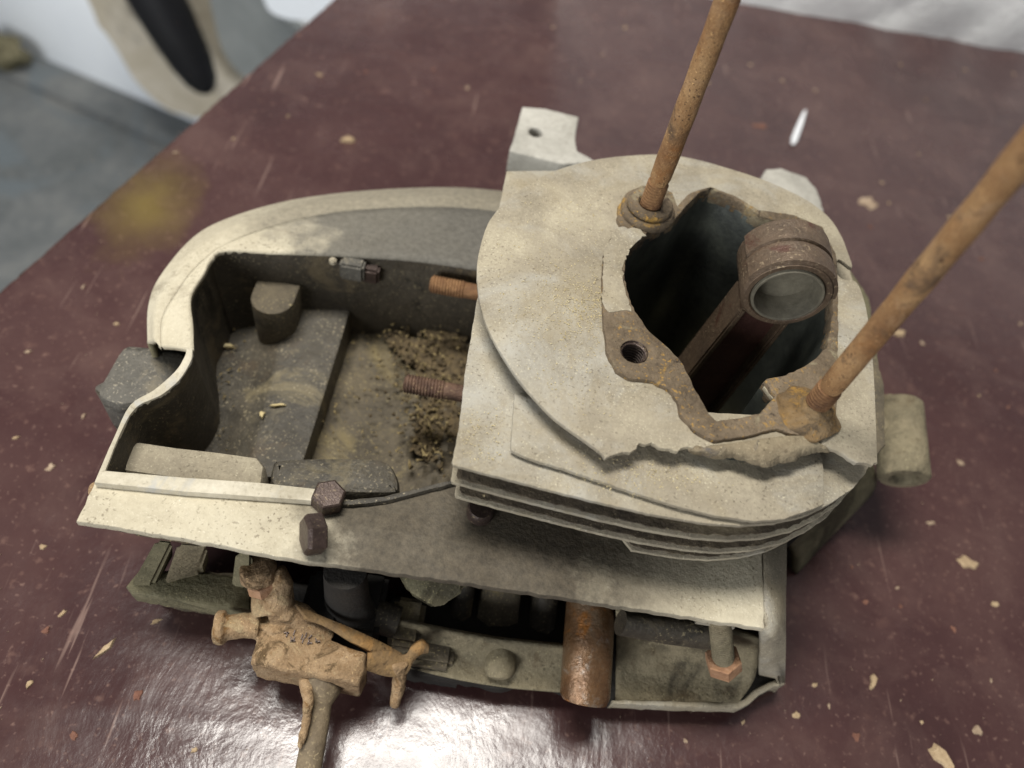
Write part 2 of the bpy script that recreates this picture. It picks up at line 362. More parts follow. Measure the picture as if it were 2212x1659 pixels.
# plastered wall behind the board
wn = Vector((-wdv.y, wdv.x, 0))
bm = bmesh.new(); nx, nz = 90, 40
from mathutils import noise as mnoise
vs = []
for j in range(nz):
    row = []
    for i in range(nx):
        p = WA+wdv*(-260+i*9)+Vector((0, 0, -30+j*9))
        k = mnoise.fractal(p*.045, 1, 2, 4)*2.6
        row.append(bm.verts.new(p+wn*(1-k)))
    vs.append(row)
for j in range(nz-1):
    for i in range(nx-1): bm.faces.new((vs[j][i], vs[j][i+1], vs[j+1][i+1], vs[j+1][i]))
wl = from_bm('wall', bm, 'plaster_white'); tag(wl, kind='structure')
md = wl.modifiers.new('thick', 'SOLIDIFY'); md.thickness = .04; md.offset = -1

ZF = -700.
fl = prism('floor', [Vector((-1900, -900, 0)), Vector((-1900, 2600, 0)), Vector((900, 2600, 0)), Vector((900, -900, 0))], ZF, ZF-60, 'floor_concrete', bevel=.5, wear=0); tag(fl, kind='structure')
# raised kerb along the white wall
k0, k1 = W(-260, 40, ZF+14), W(420, 332, ZF+14); kd = (k1-k0).normalized(); kn = Vector((-kd.y, kd.x, 0))
q0 = W(69, 115, ZF+14)
dist = (q0-k0).dot(kn)
kb = prism('kerb', [k0-kd*300, k1+kd*500, k1+kd*500+kn*(dist+60), k0-kd*300+kn*(dist+60)], ZF+14, ZF-5, 'floor_concrete', bevel=4, wear=1.2, step=30); tag(kb, kind='structure')
# white wall above the kerb
bm = bmesh.new(); w0, w1 = k0-kd*300+kn*dist, k1+kd*500+kn*dist
vv = [bm.verts.new(p) for p in (w0+Vector((0, 0, ZF)), w1+Vector((0, 0, ZF)), w1+Vector((0, 0, ZF+1500)), w0+Vector((0, 0, ZF+1500)))]
bm.faces.new(vv); w2 = from_bm('back_wall', bm, 'painted_white'); tag(w2, kind='structure')
md = w2.modifiers.new('thick', 'SOLIDIFY'); md.thickness = .08; md.offset = 1

# things leaning on the white wall
def WP(px, py, off):
    d = Fv+Rv*((px-IW/2)/FPX)+Uv*(-(py-IH/2)/FPX); q = q0-kn*off
    return CAM+d*((q-CAM).dot(kn)/d.dot(kn))
def leaner(name, pts, off, thick, mtl, label, cat, wear=3):
    P3 = [WP(x, y, off) for x, y in pts]; fr = catmull(P3, 3, True)
    fr = [p+kd*random.uniform(-wear, wear)+Vector((0, 0, random.uniform(-wear, wear))) for p in fr]
    bm = bmesh.new(); a = [bm.verts.new(p) for p in fr]; b = [bm.verts.new(p+kn*thick) for p in fr]; n = len(fr)
    bm.faces.new(a); bm.faces.new(b[::-1])
    for i in range(n): bm.faces.new((a[i], a[(i+1) % n], b[(i+1) % n], b[i]))
    o = from_bm(name, bm, mtl); tag(o, label, cat); return o
leaner('plaster_slab', [(202, 28), (240, 90), (290, 168), (350, 228), (416, 252), (470, 240), (560, 200), (600, 120), (560, 20), (480, -60), (300, -120), (160, -120)], 90, 70, 'rubble_beige', 'broken beige slab of plaster leaning on the white wall beyond the table', 'rubble')
leaner('grey_board', [(452, -80), (462, 40), (482, 110), (520, 160), (570, 170), (640, 90), (600, 30), (566, -80)], 135, 25, 'panel_grey', 'dull grey board leaning on the plaster slab beyond the table edge', 'board', 1)
leaner('white_board', [(560, -80), (572, 5), (600, 34), (680, 44), (760, 0), (760, -80)], 170, 22, 'painted_white', 'white painted board propped in front of the dull grey board', 'board', 1)
t0, t1 = WP(428, 160, 170), WP(270, -130, 170); td = (t1-t0).normalized()
bar = tube('black_bar', [(t0+td*k, r, r*.8) for k, r in ((-30, 6), (-24, 16), (-10, 25), (20, 33), (80, 39), (160, 43), (260, 46), (360, 47))], 'black_rubber', seg=24)
tag(bar, 'thick black rubber bar with rounded end leaning against the beige slab', 'bar')
lm = lump('stone', W(2, 112, ZF+40), (46, 40, 34), 'olive_casting', sub=3, amp=.5, seed=3); tag(lm, 'rough dark stone lying at the foot of the white wall', 'stone')

# ================================================================ the engine
ENG = bpy.data.objects.new('engine_block', None); COL.objects.link(ENG)
tag(ENG, 'dusty aluminium single cylinder engine block with broken fins and two long rusty studs', 'engine')
H = 120.
def jag(r, a): return [p+Vector((random.uniform(-a, a), random.uniform(-a, a), 0)) for p in r]
# ---- bore opening and deck
opening = [c2(*p) for p in ((1235, 490), (1300, 510), (1360, 545), (1450, 605), (1600, 655), (1710, 750), (1765, 880), (1765, 1030), (1735, 1180), (1690, 1225), (1640, 1260), (1560, 1297), (1480, 1315), (1465, 1325), (1512, 1388), (1450, 1462), (1360, 1484), (1260, 1497), (1225, 1465), (1160, 1350), (1110, 1240), (1050, 1180), (970, 1110), (905, 1020), (880, 960), (860, 870), (865, 800), (890, 740), (960, 680), (1080, 620), (1130, 560), (1190, 500))]
OPEN = Ws(opening, H)
def grow(r, k):
    c = sum(r, Vector())/len(r); return [p+(p-c).normalized()*k for p in r]
hole_c = W(*c2(906, 1186), H+1.6)
ring = [hole_c+Vector((math.cos(t)*4.3, math.sin(t)*4.3, 0)) for t in [i*math.pi/12 for i in range(24)]]
disc = [(1030, 600), (1032, 560), (1045, 505), (1065, 465), (1100, 428), (1150, 392), (1200, 368), (1260, 350), (1330, 338), (1430, 333), (1500, 343), (1580, 365), (1660, 392), (1740, 430), (1790, 468), (1818, 510), (1833, 548), (1841, 578), (1812, 560), (1806, 585), (1822, 603), (1849, 608), (1868, 650), (1880, 720), (1889, 820), (1893, 920), (1896, 1000)]
disc += [c3(*p) for p in ((1865, 468), (1800, 455), (1740, 420), (1690, 392), (1640, 372), (1570, 360), (1540, 362), (1490, 365), (1440, 372), (1380, 380), (1310, 385), (1250, 392), (1200, 396), (1140, 395), (1100, 410), (1030, 400), (1000, 380), (950, 385), (920, 410), (850, 425), (815, 438))]
edge = [c3(*p) for p in ((1690, 400), (1640, 405), (1570, 430), (1540, 455), (1490, 462), (1440, 480), (1380, 460), (1310, 430), (1250, 435), (1200, 415), (1140, 395))]
disc += [(1300, 978), (1255, 945), (1200, 905), (1150, 855), (1110, 805), (1075, 750), (1050, 700), (1036, 650)]
DISC = jag(catmull(Ws(disc[:27], H), 4), .05)+jag(rough_line(Ws(disc[26:49], H), 1.1, .45, False), .0)+jag(catmull(Ws(disc[48:]+disc[:1], H), 4), .05)[:-1]
o_ = prism('cooling_fin', DISC, H, H-1.7, 'dusty_aluminium', ENG, [grow(OPEN, 1.2), ring], bevel=.3, wear=.0, step=1.6)
o_['label'] = 'round top fin with a jagged broken front edge'
up_ = [c3(*p) for p in ((1690, 388), (1640, 368), (1570, 356), (1540, 358), (1490, 361), (1440, 368), (1380, 376), (1310, 381), (1250, 388), (1200, 392), (1140, 391))]
e1_, e0_ = Ws(edge, 117.2), Ws(up_, H-.1)
e1_ = rough_line(e1_, .9, .4, False)+[e1_[-1]]
def resample(pts, n):
    L = [0]
    for a, b in zip(pts, pts[1:]): L.append(L[-1]+(b-a).length)
    out = []; k = 0
    for i in range(n):
        t = L[-1]*i/(n-1)
        while k < len(L)-2 and L[k+1] < t: k += 1
        out.append(pts[k].lerp(pts[k+1], (t-L[k])/max(1e-6, L[k+1]-L[k])))
    return out
e1_, e0_ = resample(e1_, 70), resample(e0_, 70)
loft('torn_flap', [e0_, [p.lerp(q, .5)+Vector((0, 0, .5)) for p, q in zip(e0_, e1_)], e1_], 'brown_dust', ENG, 1.8, straight=True, sub=1, smooth=30)
boss = [c2(*p) for p in ((1795, 1330), (1800, 1100), (1800, 900), (1790, 760), (1730, 640), (1600, 585), (1450, 565), (1350, 505), (1240, 462), (1150, 490), (1095, 545), (1075, 490), (1020, 462), (940, 458), (870, 490), (838, 545), (832, 610), (850, 640), (800, 690), (772, 760), (765, 870), (768, 980), (775, 1100), (790, 1200), (830, 1270), (880, 1300), (990, 1315), (1060, 1350), (1095, 1400), (1110, 1460), (1170, 1530), (1260, 1575), (1390, 1555), (1530, 1520), (1580, 1540), (1690, 1562), (1760, 1530), (1792, 1470))]
prism('cylinder_deck', Ws(boss, H+1.6), H+1.6, H-5, 'brown_gasket', ENG, [OPEN, ring], bevel=.7, wear=.2, step=1.5)
# dusty left half of the deck is the same casting as the fin
ldk = [c2(*p) for p in ((835, 640), (800, 690), (772, 760), (765, 870), (768, 980), (800, 1010), (870, 1000), (895, 1008), (876, 955), (856, 870), (861, 800), (886, 738), (955, 678), (930, 650))]
prism('dust_cake', Ws(ldk, H+1.9), H+1.9, H+1.3, 'dusty_aluminium', ENG, bevel=.25, wear=.5, step=1.3)
# threaded blind hole
it = [(0, 4.5)]+[(t, r-.0) for t, r in thread_items(.4, 13, 4.3, 1.25, .55)]
bm = bmesh.new(); rings(bm, [(hole_c+Vector((0, 0, .1-t)), r) for t, r in it], 28, True); 
fs = [f for f in bm.faces if len(f.verts) == 28]; bmesh.ops.delete(bm, geom=[max(fs, key=lambda f: f.calc_center_median().z)], context='FACES_ONLY')
from_bm('threaded_hole', bm, 'dark_bolt', ENG, 30)
# cylinder barrel with the bore wall
bc = Vector((2, 9, 0))
barrel = [bc+Vector((math.cos(t)*47, math.sin(t)*62, 0)) for t in [i*2*math.pi/64 for i in range(64)]]
prism('cylinder_barrel', barrel, H-2.4, 4, 'bore_iron', ENG, [OPEN, ring], bevel=.3, wear=0)
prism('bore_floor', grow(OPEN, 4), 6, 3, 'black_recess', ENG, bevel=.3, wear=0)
# ---- lower fins
fin2 = [(1300, 880), (1112, 850), (1104, 962)]+[c3(*p) for p in ((440, 410), (520, 445), (640, 480), (800, 535), (950, 585), (1100, 632), (1250, 668), (1400, 690), (1520, 680), (1620, 645), (1676, 622), (1672, 450))]+[(1740, 900)]
prism('cooling_fin', Ws(fin2, 112.5), 112.5, 110.9, 'dusty_aluminium', ENG, bevel=.35, wear=.1, step=1.5)
fin3 = [(1094, 368), (1060, 540), (1030, 650), (1005, 800), (992, 920), (979, 985)]+[c3(*p) for p in ((206, 452), (212, 466), (330, 497), (560, 557), (800, 617), (1000, 662), (1200, 695), (1340, 706), (1480, 696), (1600, 668), (1700, 620), (1790, 560), (1840, 500), (1870, 440))]+[(1880, 900), (1870, 700), (1820, 520), (1700, 430), (1400, 365)]
f3 = Ws(fin3, 110.2)
prism('cooling_fin', f3, 110.0, 108.3, 'dusty_aluminium', ENG, [grow(OPEN, 6)], bevel=.45, wear=.1, step=1.5)
def shift(r, dx, dy, k=1.):
    c = Vector((0, 5, 0)); return [c+(p-c)*k+Vector((dx, dy, 0)) for p in r]
for i, (z, dx, dy, k) in enumerate(((100.2, .4, -.3, 1.0), (90.2, 1.8, -.3, .993))):
    fo = prism('cooling_fin', shift(f3, dx, dy, k), z, z-1.8, 'dusty_aluminium', ENG, [grow(OPEN, 6)], bevel=.5, wear=.1, step=1.5)
    prism('grime_shade_sheet', shift(f3, dx, dy, k*.983), z+.5, z-.3, 'fin_grime_shade', fo, [grow(OPEN, 7)], bevel=.2, wear=.3, step=1.5)  # sheet over the fin darkens the gap above it, besides the dirt
fin6 = [p for p in f3 if p.x > -30 or p.y > -20]
fo = prism('cooling_fin', shift(fin6, 1, -.5, .98), 82.0, 80.2, 'dusty_aluminium', ENG, bevel=.6, wear=.1, step=1.5, holes=[grow(OPEN, 6)])
prism('grime_shade_sheet', shift(fin6, 1, -.5, .965), 82.5, 81.6, 'fin_grime_shade', fo, [grow(OPEN, 7)], bevel=.2, wear=.3, step=1.5)
# studs screwed into the deck
def stud(px, py, z, L, collar):
    a = W(px, py, z); d = Vector((0, 0, 1))
    o = bpy.data.objects.new('stud', None); COL.objects.link(o); o.parent = ENG
    its = [(0, 4.1)]+[(x, 3.75 if k % 2 else 3.6) for k, x in enumerate(range(14, L, 9))]
    its = [(t, r+random.uniform(-.12, .12)) for t, r in its if t >= 14]
    bm = bmesh.new(); rings(bm, along(a, d, [(11, 3.2), (13.5, 3.3)]+[(t+1, r) for t, r in its]+[(L+2, 3.3)]), 24)
    from_bm('shank', bm, 'rusty_rod', o, 60)
    bm = bmesh.new(); helix(bm, a, d, -4, 12.8, 3.9, 1.25, .5); from_bm('thread', bm, 'rusty_thread', o, 50)
    if collar:
        hollow('washer', a+Vector((0, 0, collar+.2)), (0, 0, -1), 8.6, 4.2, 2.4, 3, 'brown_gasket', o, ch=.7)
        hollow('spacer', a+Vector((0, 0, collar-2.2)), (0, 0, -1), 10.2, 4.4, collar+1, 40, 'brown_gasket', o, ch=1)
    return o
stud(1401, 452, H+3.5, 150, 3.0)
stud(1752, 888, H+2.0, 150, 0)
lump('rust_crust', W(1742, 893, H+1.2), (10.5, 9.5, 3.4), 'rust_mound', ENG, 4, .22, 4)
lump('rust_crust', W(1756, 884, H+3), (6, 6, 5), 'rust_mound', ENG, 4, .2, 9)
# ---- connecting rod
zc = 131.; ey = W(1701, 640, zc); up = Vector((.10, 0, 1)).normalized(); ax = Vector((0, 1, 0)); sd = ax.cross(up)
ROD = bpy.data.objects.new('connecting_rod', None); COL.objects.link(ROD); ROD.parent = ENG
hollow('small_end', ey, ax, 14.9, 11.7, 21, 21.5, 'conrod_steel', ROD, seg=48, ch=.9)
hollow('pin_bush', ey-ax*.5, ax, 11.8, 10.6, 21.6, 22, 'pin_bush', ROD, seg=48, ch=.3)
tube('added_plug', along(ey+ax*10, ax, [(0, 10.7), (1, 10.7)]), 'pin_bush', ROD, seg=40)  # plug added to stand in for the bush's lit inner surface
bm = bmesh.new()                                              # oil slot: a raised collar either side leaves a groove
for y0, y1 in ((.3, 9.4), (10.6, 20.6)):
    sec = []
    for k in range(25):
        t = math.radians(12+156*k/24); dr = sd*math.cos(t)+up*math.sin(t)
        sec.append([bm.verts.new(ey+ax*y+dr*r) for y, r in ((y0, 14.5), (y0+.5, 15.9), (y1-.5, 15.9), (y1, 14.5))])
    for i in range(24):
        for j in range(3): bm.faces.new((sec[i][j], sec[i][j+1], sec[i+1][j+1], sec[i+1][j]))
    bm.faces.new(sec[0]); bm.faces.new(sec[-1][::-1])
from_bm('small_end_collar', bm, 'conrod_steel', ROD, 40)
def rodbar(name, s0, s1, y0, y1, mtl, w0=1., w1=1.25):
    bm = bmesh.new(); ring = []
    for t, k in ((-13.2, w0), (-90, w1)):
        ring.append([bm.verts.new(ey+up*t+sd*(s*k)+ax*y) for s, y in ((s0, y0), (s1, y0), (s1, y1), (s0, y1))])
    for i in range(4): bm.faces.new((ring[0][i], ring[0][(i+1) % 4], ring[1][(i+1) % 4], ring[1][i]))
    bm.faces.new(ring[0]); bm.faces.new(ring[1][::-1])
    bmesh.ops.bevel(bm, geom=bm.edges[:], offset=.7, segments=2, affect='EDGES')
    return from_bm(name, bm, mtl, ROD)
rodbar('rod_flange', -9.6, -7.2, 2.5, 17.5, 'conrod_steel'); rodbar('rod_flange', 7.2, 9.4, 2.5, 17.5, 'conrod_steel')
rodbar('rod_web', -8, 8, 7, 12, 'web_red')
# ---- front plate, rims and the fan housing at the left
plate = [(205, 1040), (400, 1060), (690, 1082), (760, 1090), (830, 1082), (900, 1064), (985, 1040), (1130, 980), (1620, 1000), (1645, 1165), (1652, 1358)]
plate += [(1560, 1344), (1420, 1322), (1290, 1303), (1180, 1285), (1000, 1258), (800, 1231), (630, 1208), (400, 1164), (165, 1125)]
prism('front_plate', Ws(plate, 73), 73, 69.6, 'stained_plate', ENG, bevel=.6, wear=.25, step=2.5)
rimI = [(416, 752), (414, 775), (400, 803), (380, 828), (345, 855), (297, 878), (265, 925), (228, 1016), (400, 1031), (560, 1042), (690, 1056)]
rimO = [(690, 1083), (560, 1073), (400, 1062), (203, 1042), (245, 945), (281, 874), (330, 843), (364, 815), (385, 793), (400, 765), (402, 750)]
prism('housing_rim', catmull(Ws(rimI[:8], 76), 4)+Ws(rimI[8:]+rimO[:3], 76)+catmull(Ws(rimO[3:], 76), 4), 76, 60, 'clean_aluminium', ENG, bevel=.4, wear=.04, step=3)
prism('gasket_rim', Ws([(690, 1083), (760, 1091), (830, 1083), (900, 1065), (985, 1043), (1010, 1030), (1010, 1022), (985, 1034), (900, 1055), (830, 1072), (760, 1079), (690, 1070)], 75), 75, 66, 'oily_aluminium', ENG, bevel=.3, wear=.15)
A1 = [(1095, 590), (1020, 580), (900, 563), (760, 553), (600, 546), (472, 543), (440, 590), (412, 640), (416, 700), (418, 756)]
B1 = [(1110, 462), (1000, 449), (880, 448), (740, 457), (620, 480), (500, 522), (428, 572), (376, 640), (350, 690), (348, 748)]
C1 = [(1110, 415), (1000, 405), (880, 406), (740, 416), (610, 436), (490, 472), (415, 514), (345, 597), (320, 660), (318, 742)]
a1, b1, c1 = Ws(A1, 76), Ws(B1, 74), Ws(C1, 67)
d1 = [Vector((p.x, p.y, 40)) for p in c1]; e1 = [Vector((p.x+3, p.y-3, 0)) for p in c1]
a1b = [p.lerp(q, .985) for p, q in zip(a1, b1)]
o_ = loft('fan_housing', [a1, [p.lerp(q, .5)+Vector((0, 0, .6)) for p, q in zip(a1, b1)], b1], 'oiled_band', ENG, 2.2, sub=3)
o_['label'] = 'pale flat band round the open pocket, oil-darkened towards the cylinder'
loft('housing_rim', [b1, [p.lerp(q, .35)+Vector((0, 0, 2.2)) for p, q in zip(b1, c1)], [p.lerp(q, .75)+Vector((0, 0, .8)) for p, q in zip(b1, c1)], c1], 'stained_rim', ENG, 2.2, sub=4)
loft('housing_side', [c1, d1, e1], 'olive_casting', ENG, 2, sub=3)
# pocket walls and floor
wallI = catmull(a1+Ws([(414, 775), (400, 803), (380, 828), (345, 855), (297, 878), (265, 925), (228, 1016)], 76), 5)
top_ = [p+Vector((0, 0, -.8)) for p in wallI]; low = [Vector((p.x+2.5, p.y-(4 if i < 27 else 0), 26)) for i, p in enumerate(wallI)]
loft('pocket_wall', [top_, low], 'oily_shade', ENG, 0, straight=True, sub=1)
flr = [Vector((-205, -86, 0)), Vector((-70, -86, 0)), Vector((-70, 70, 0)), Vector((-205, 70, 0))]
# gently uneven pocket floor
bm = bmesh.new(); nx, ny = 60, 60; vs = []
for j in range(ny):
    row = []
    for i in range(nx):
        x = -192+i*2.05; y = -73+j*2.25
        k = mnoise.fractal(Vector((x, y, 3))*.04, 1, 2, 4)*2.2
        row.append(bm.verts.new((x, y, 30+k+max(0, (x+120)*.06)+5*math.exp(-((x+88)/17)**2-((y+14)/34)**2)*(.7+1.2*mnoise.fractal(Vector((x, y, 9))*.16, 1, 2, 4)))))
    vs.append(row)
for j in range(ny-1):
    for i in range(nx-1): bm.faces.new((vs[j][i], vs[j][i+1], vs[j+1][i+1], vs[j+1][i]))
from_bm('pocket_floor', bm, 'oily_floor', ENG)
hump = [[W(470, 660, 31), W(455, 800, 31), W(430, 1030, 31)], [W(560, 655, 33), W(525, 800, 33), W(470, 1030, 32)], [W(612, 648, 41), W(578, 800, 40), W(522, 1030, 39)], [W(640, 640, 44), W(606, 800, 42.5), W(545, 1030, 41)], [W(740, 668, 45), W(700, 810, 43.5), W(632, 1030, 42)], [W(756, 680, 43), W(716, 812, 41), W(646, 1032, 40)], [W(764, 712, 29), W(726, 838, 29), W(660, 1035, 29)]]
hb = [[p for p in c] for c in hump]
loft('pocket_hump', hb, 'oily_aluminium', ENG, 0, sub=4)
# closing face at the rear end of the hump
bm = bmesh.new(); tp = [bm.verts.new(c[0]) for c in hump]; bt = [bm.verts.new(Vector((c[0].x, c[0].y+4, 26))) for c in hump]
for i in range(len(tp)-1): bm.faces.new((tp[i], tp[i+1], bt[i+1], bt[i]))
from_bm('hump_end', bm, 'oily_aluminium', ENG)
pc = Vector((-166, 24, 0)); pb = [pc+Vector((math.cos(t)*8.8, math.sin(t)*8.8, 0)) for t in [math.pi+i*math.pi/14 for i in range(15)]]+[pc+Vector((8.8, 9, 0)), pc+Vector((-8.8, 9, 0))]
prism('pocket_boss', pb, 60, 27, 'oily_floor', ENG, bevel=.6, wear=.0, step=3)
# shelf, half-round boss and bolts along the front rim
shelf = [(232, 1012), (262, 955), (300, 950), (380, 962), (470, 972), (556, 984), (572, 1005), (566, 1046), (400, 1036)]
prism('pocket_shelf', Ws(shelf, 64), 64, 34, 'dusty_aluminium', ENG, bevel=2.6, wear=.0, step=4)
prism('pocket_boss', catmull(Ws([(588, 1000), (610, 988), (720, 984), (822, 988), (852, 1010), (864, 1052), (840, 1066), (700, 1062), (592, 1056)], 60), 3, True), 60, 30, 'oily_aluminium', ENG, bevel=3.2, wear=.05, step=3)
# clips on the rear edge of the pocket
box('clip', W(762, 576, 72)+Vector((-5, -3, -6)), W(762, 576, 72)+Vector((5, 3, 3)), 'grey_casting', ENG, 1)
box('clip', W(719, 562, 75)+Vector((-1.4, -1.4, -2)), W(719, 562, 75)+Vector((1.4, 1.4, .8)), 'dusty_aluminium', ENG, .6)
box('clip', W(800, 582, 70)+Vector((-4, -3, -6)), W(800, 582, 70)+Vector((4, 3, 2)), 'dark_bolt', ENG, 1)
# studs pointing sideways out of the cylinder
for (px, py, z, L, tl, mm) in ((932, 613, 70, 60, 14, 'rusty_thread'), (876, 828, 66, 70, 15, 'dark_thread')):
    a = W(px, py, z); bm = bmesh.new(); helix(bm, a, (1, -.02, 0), 0, tl, 3.8, 1.2, .55); rings(bm, along(a, (1, -.02, 0), [(-.6, 2.4), (0, 3.2), (tl, 3.3), (L, 3.3)]), 20); from_bm('side_stud', bm, mm, ENG, 50)
# hexagon bolts on the front rim
hexnut('bolt', W(708, 1092, 70), (.1, 0, 1), 5.6, 9, 'dark_bolt', ENG, phase=.4)
hexnut('bolt', W(697, 1152, 78), (-.86, -.38, .28), 6.6, 6, 'dark_bolt', ENG, phase=.35, ch=1.2)
# left lug with a hole
prism('mounting_lug', catmull(Ws([(264, 750), (300, 745), (388, 757), (398, 792), (350, 850), (300, 868), (250, 872), (209, 850), (232, 800)], 58), 3, True), 58, 34, 'grey_casting', ENG, bevel=2.4, wear=.1, step=3)
hollow('lug_bush', W(226, 868, 50), (.6, .8, 0), 6.4, 4.3, 14, 10, 'grey_casting', ENG, ch=.8)
# rear tabs
tab = Ws([(1128, 230), (1180, 234), (1250, 252), (1243, 300), (1247, 325), (1292, 350), (1215, 354), (1100, 326), (1112, 290)], 84)
th = W(1157, 285, 84); tr = [th+Vector((math.cos(t)*3.3, math.sin(t)*3.3, 0)) for t in [i*math.pi/10 for i in range(20)]]
prism('rear_tab', tab, 84, 72, 'pale_aluminium', ENG, [tr], bevel=.9, wear=.15)
prism('tab_neck', Ws([(1108, 340), (1240, 345), (1300, 420), (1105, 420)], 72.5), 72.5, 40, 'olive_casting', ENG, bevel=1, wear=.2)
tab2 = Ws([(1655, 362), (1690, 360), (1745, 380), (1770, 410), (1782, 450), (1790, 520), (1620, 480), (1640, 390)], 84)
prism('rear_tab', tab2, 84, 66, 'pale_aluminium', ENG, bevel=2.5, wear=.3)
# crankcase mass under the cylinder
ct = [(1100, 400), (1250, 420), (1500, 430), (1760, 470), (1880, 640), (1905, 800), (1912, 960), (1800, 1050), (1640, 1120), (1200, 1050), (1040, 930), (1060, 700)]
prism('crankcase', Ws(ct, 76), 76, 2, 'olive_casting', ENG, bevel=2, wear=.3, holes=[grow(OPEN, 1.5)])
prism('crankcase_flange', Ws([(1868, 700), (1896, 780), (1912, 830), (1914, 960), (1890, 990), (1860, 900)], 80), 80, 40, 'oily_floor', ENG, bevel=1, wear=.2)
# lower body under the pocket
prism('lower_case', [Vector((-196, -40, 0)), Vector((-60, -40, 0)), Vector((-60, 66, 0)), Vector((-150, 66, 0)), Vector((-196, 30, 0))], 25, 0, 'olive_casting', ENG, bevel=2, wear=.3)
# right wall of the open front chamber
r_top = [W(1648, 1150, 72.6), W(1650, 1250, 72.6), W(1652, 1300, 72.6), W(1653, 1352, 72.4), W(1648, 1385, 56), W(1644, 1420, 38), W(1640, 1458, 20)]
r_out = [W(1700, 1150, 66), W(1699, 1250, 64), W(1698, 1300, 62), W(1698, 1345, 58), W(1698, 1390, 44), W(1697, 1430, 30), W(1696, 1474, 16)]
r_low = [Vector((p.x+4, p.y+2, 1)) for p in r_out]
loft('chamber_side', [r_top, [p.lerp(q, .5)+Vector((.8, 0, .8)) for p, q in zip(r_top, r_out)], r_out, r_low], 'dusty_aluminium', ENG, 2.5, straight=True, sub=1)
# chamber back, floor and lip
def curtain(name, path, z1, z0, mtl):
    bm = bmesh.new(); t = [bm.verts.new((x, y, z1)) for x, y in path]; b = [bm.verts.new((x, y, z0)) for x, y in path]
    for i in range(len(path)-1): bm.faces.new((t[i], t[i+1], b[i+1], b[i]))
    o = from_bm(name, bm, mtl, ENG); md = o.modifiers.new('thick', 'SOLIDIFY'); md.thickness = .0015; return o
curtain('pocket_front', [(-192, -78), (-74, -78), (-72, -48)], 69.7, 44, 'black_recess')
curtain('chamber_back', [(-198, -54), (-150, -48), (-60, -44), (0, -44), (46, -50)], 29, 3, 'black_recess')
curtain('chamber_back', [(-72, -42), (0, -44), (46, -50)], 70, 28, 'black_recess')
lip = [(1698, 1476), (1668, 1486), (1640, 1502), (1618, 1522), (1598, 1531), (1480, 1527), (1310, 1521), (1230, 1500), (1180, 1478), (1140, 1472), (1085, 1490), (1040, 1480), (980, 1470), (900, 1455), (800, 1420), (800, 1300), (1100, 1240), (1640, 1330)]
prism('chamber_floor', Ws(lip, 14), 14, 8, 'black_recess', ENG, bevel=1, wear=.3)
prism('chamber_lip', Ws([(1698, 1476), (1668, 1486), (1640, 1502), (1618, 1522), (1598, 1531), (1480, 1527), (1320, 1521), (1322, 1511), (1480, 1515), (1590, 1518), (1608, 1510), (1630, 1490), (1660, 1474), (1690, 1464)], 16), 16, 9, 'dusty_aluminium', ENG, bevel=.8, wear=.2)
prism('base', [Vector((-60, -92, 0)), Vector((40, -92, 0)), Vector((50, -60, 0)), Vector((60, 60, 0)), Vector((-60, 60, 0))], 8.2, 0, 'olive_casting', ENG, bevel=1, wear=.3)
# things inside the chamber
loft('tray', [[W(1330, 1320, 46), W(1480, 1340, 46), W(1640, 1385, 46)], [W(1332, 1380, 26), W(1480, 1400, 26), W(1638, 1425, 28)], [W(1332, 1450, 16), W(1480, 1462, 16), W(1628, 1470, 19)], [W(1330, 1513, 15), W(1480, 1517, 15), W(1595, 1519, 16)]], 'tan_casting', ENG, 2, n=8, sub=6)
loft('tray', [[W(840, 1340, 28), W(960, 1365, 28), W(1080, 1385, 28), W(1225, 1400, 28)], [W(840, 1390, 17), W(960, 1410, 17), W(1080, 1435, 17), W(1222, 1450, 17)], [W(840, 1432, 14.8), W(960, 1462, 14.8), W(1085, 1484, 14.8), W(1220, 1496, 14.8)]], 'tan_casting', ENG, 2, n=8, sub=5)
tube('stub', [(W(1084, 1400, 20), 4.5), (W(1082, 1425, 19), 5.6), (W(1080, 1448, 18), 5.8), (W(1079, 1462, 17), 4.6), (W(1079, 1466, 17), 2.4)], 'tan_casting', ENG, seg=24)
tube('shaft', [(Vector((-24, -48, 42)), 9), (W(1270, 1400, 34), 9), (W(1264, 1500, 26), 9), (W(1262, 1514, 25), 8.2)], 'rust_shaft', ENG, seg=36)
for pa, pb_, w in (((1080, 1262), (1080, 1410), 11), ((985, 1262), (975, 1440), 7)):
    a, b = W(*pa, 50), W(*pb_, 18)
    box('rib', Vector((min(a.x, b.x)-w/2, -70, 5)), Vector((min(a.x, b.x)+w/2+2, -46, 60)), 'oily_floor', ENG, 2)
bm = bmesh.new()
pts = [W(845, 1225, 67), W(1008, 1245, 67), W(1002, 1282, 62), W(962, 1308, 59), W(938, 1322, 58), W(880, 1288, 62)]
bt = [p+Vector((4, 22, -14)) for p in pts]
t1_ = [bm.verts.new(p) for p in pts]; b1_ = [bm.verts.new(p) for p in bt]
bm.faces.new(t1_); bm.faces.new(b1_[::-1])
for i in range(6): bm.faces.new((t1_[i], t1_[(i+1) % 6], b1_[(i+1) % 6], b1_[i]))
bmesh.ops.bevel(bm, geom=bm.edges[:], offset=1.5, segments=2, affect='EDGES')
from_bm('gusset', bm, 'olive_casting', ENG)
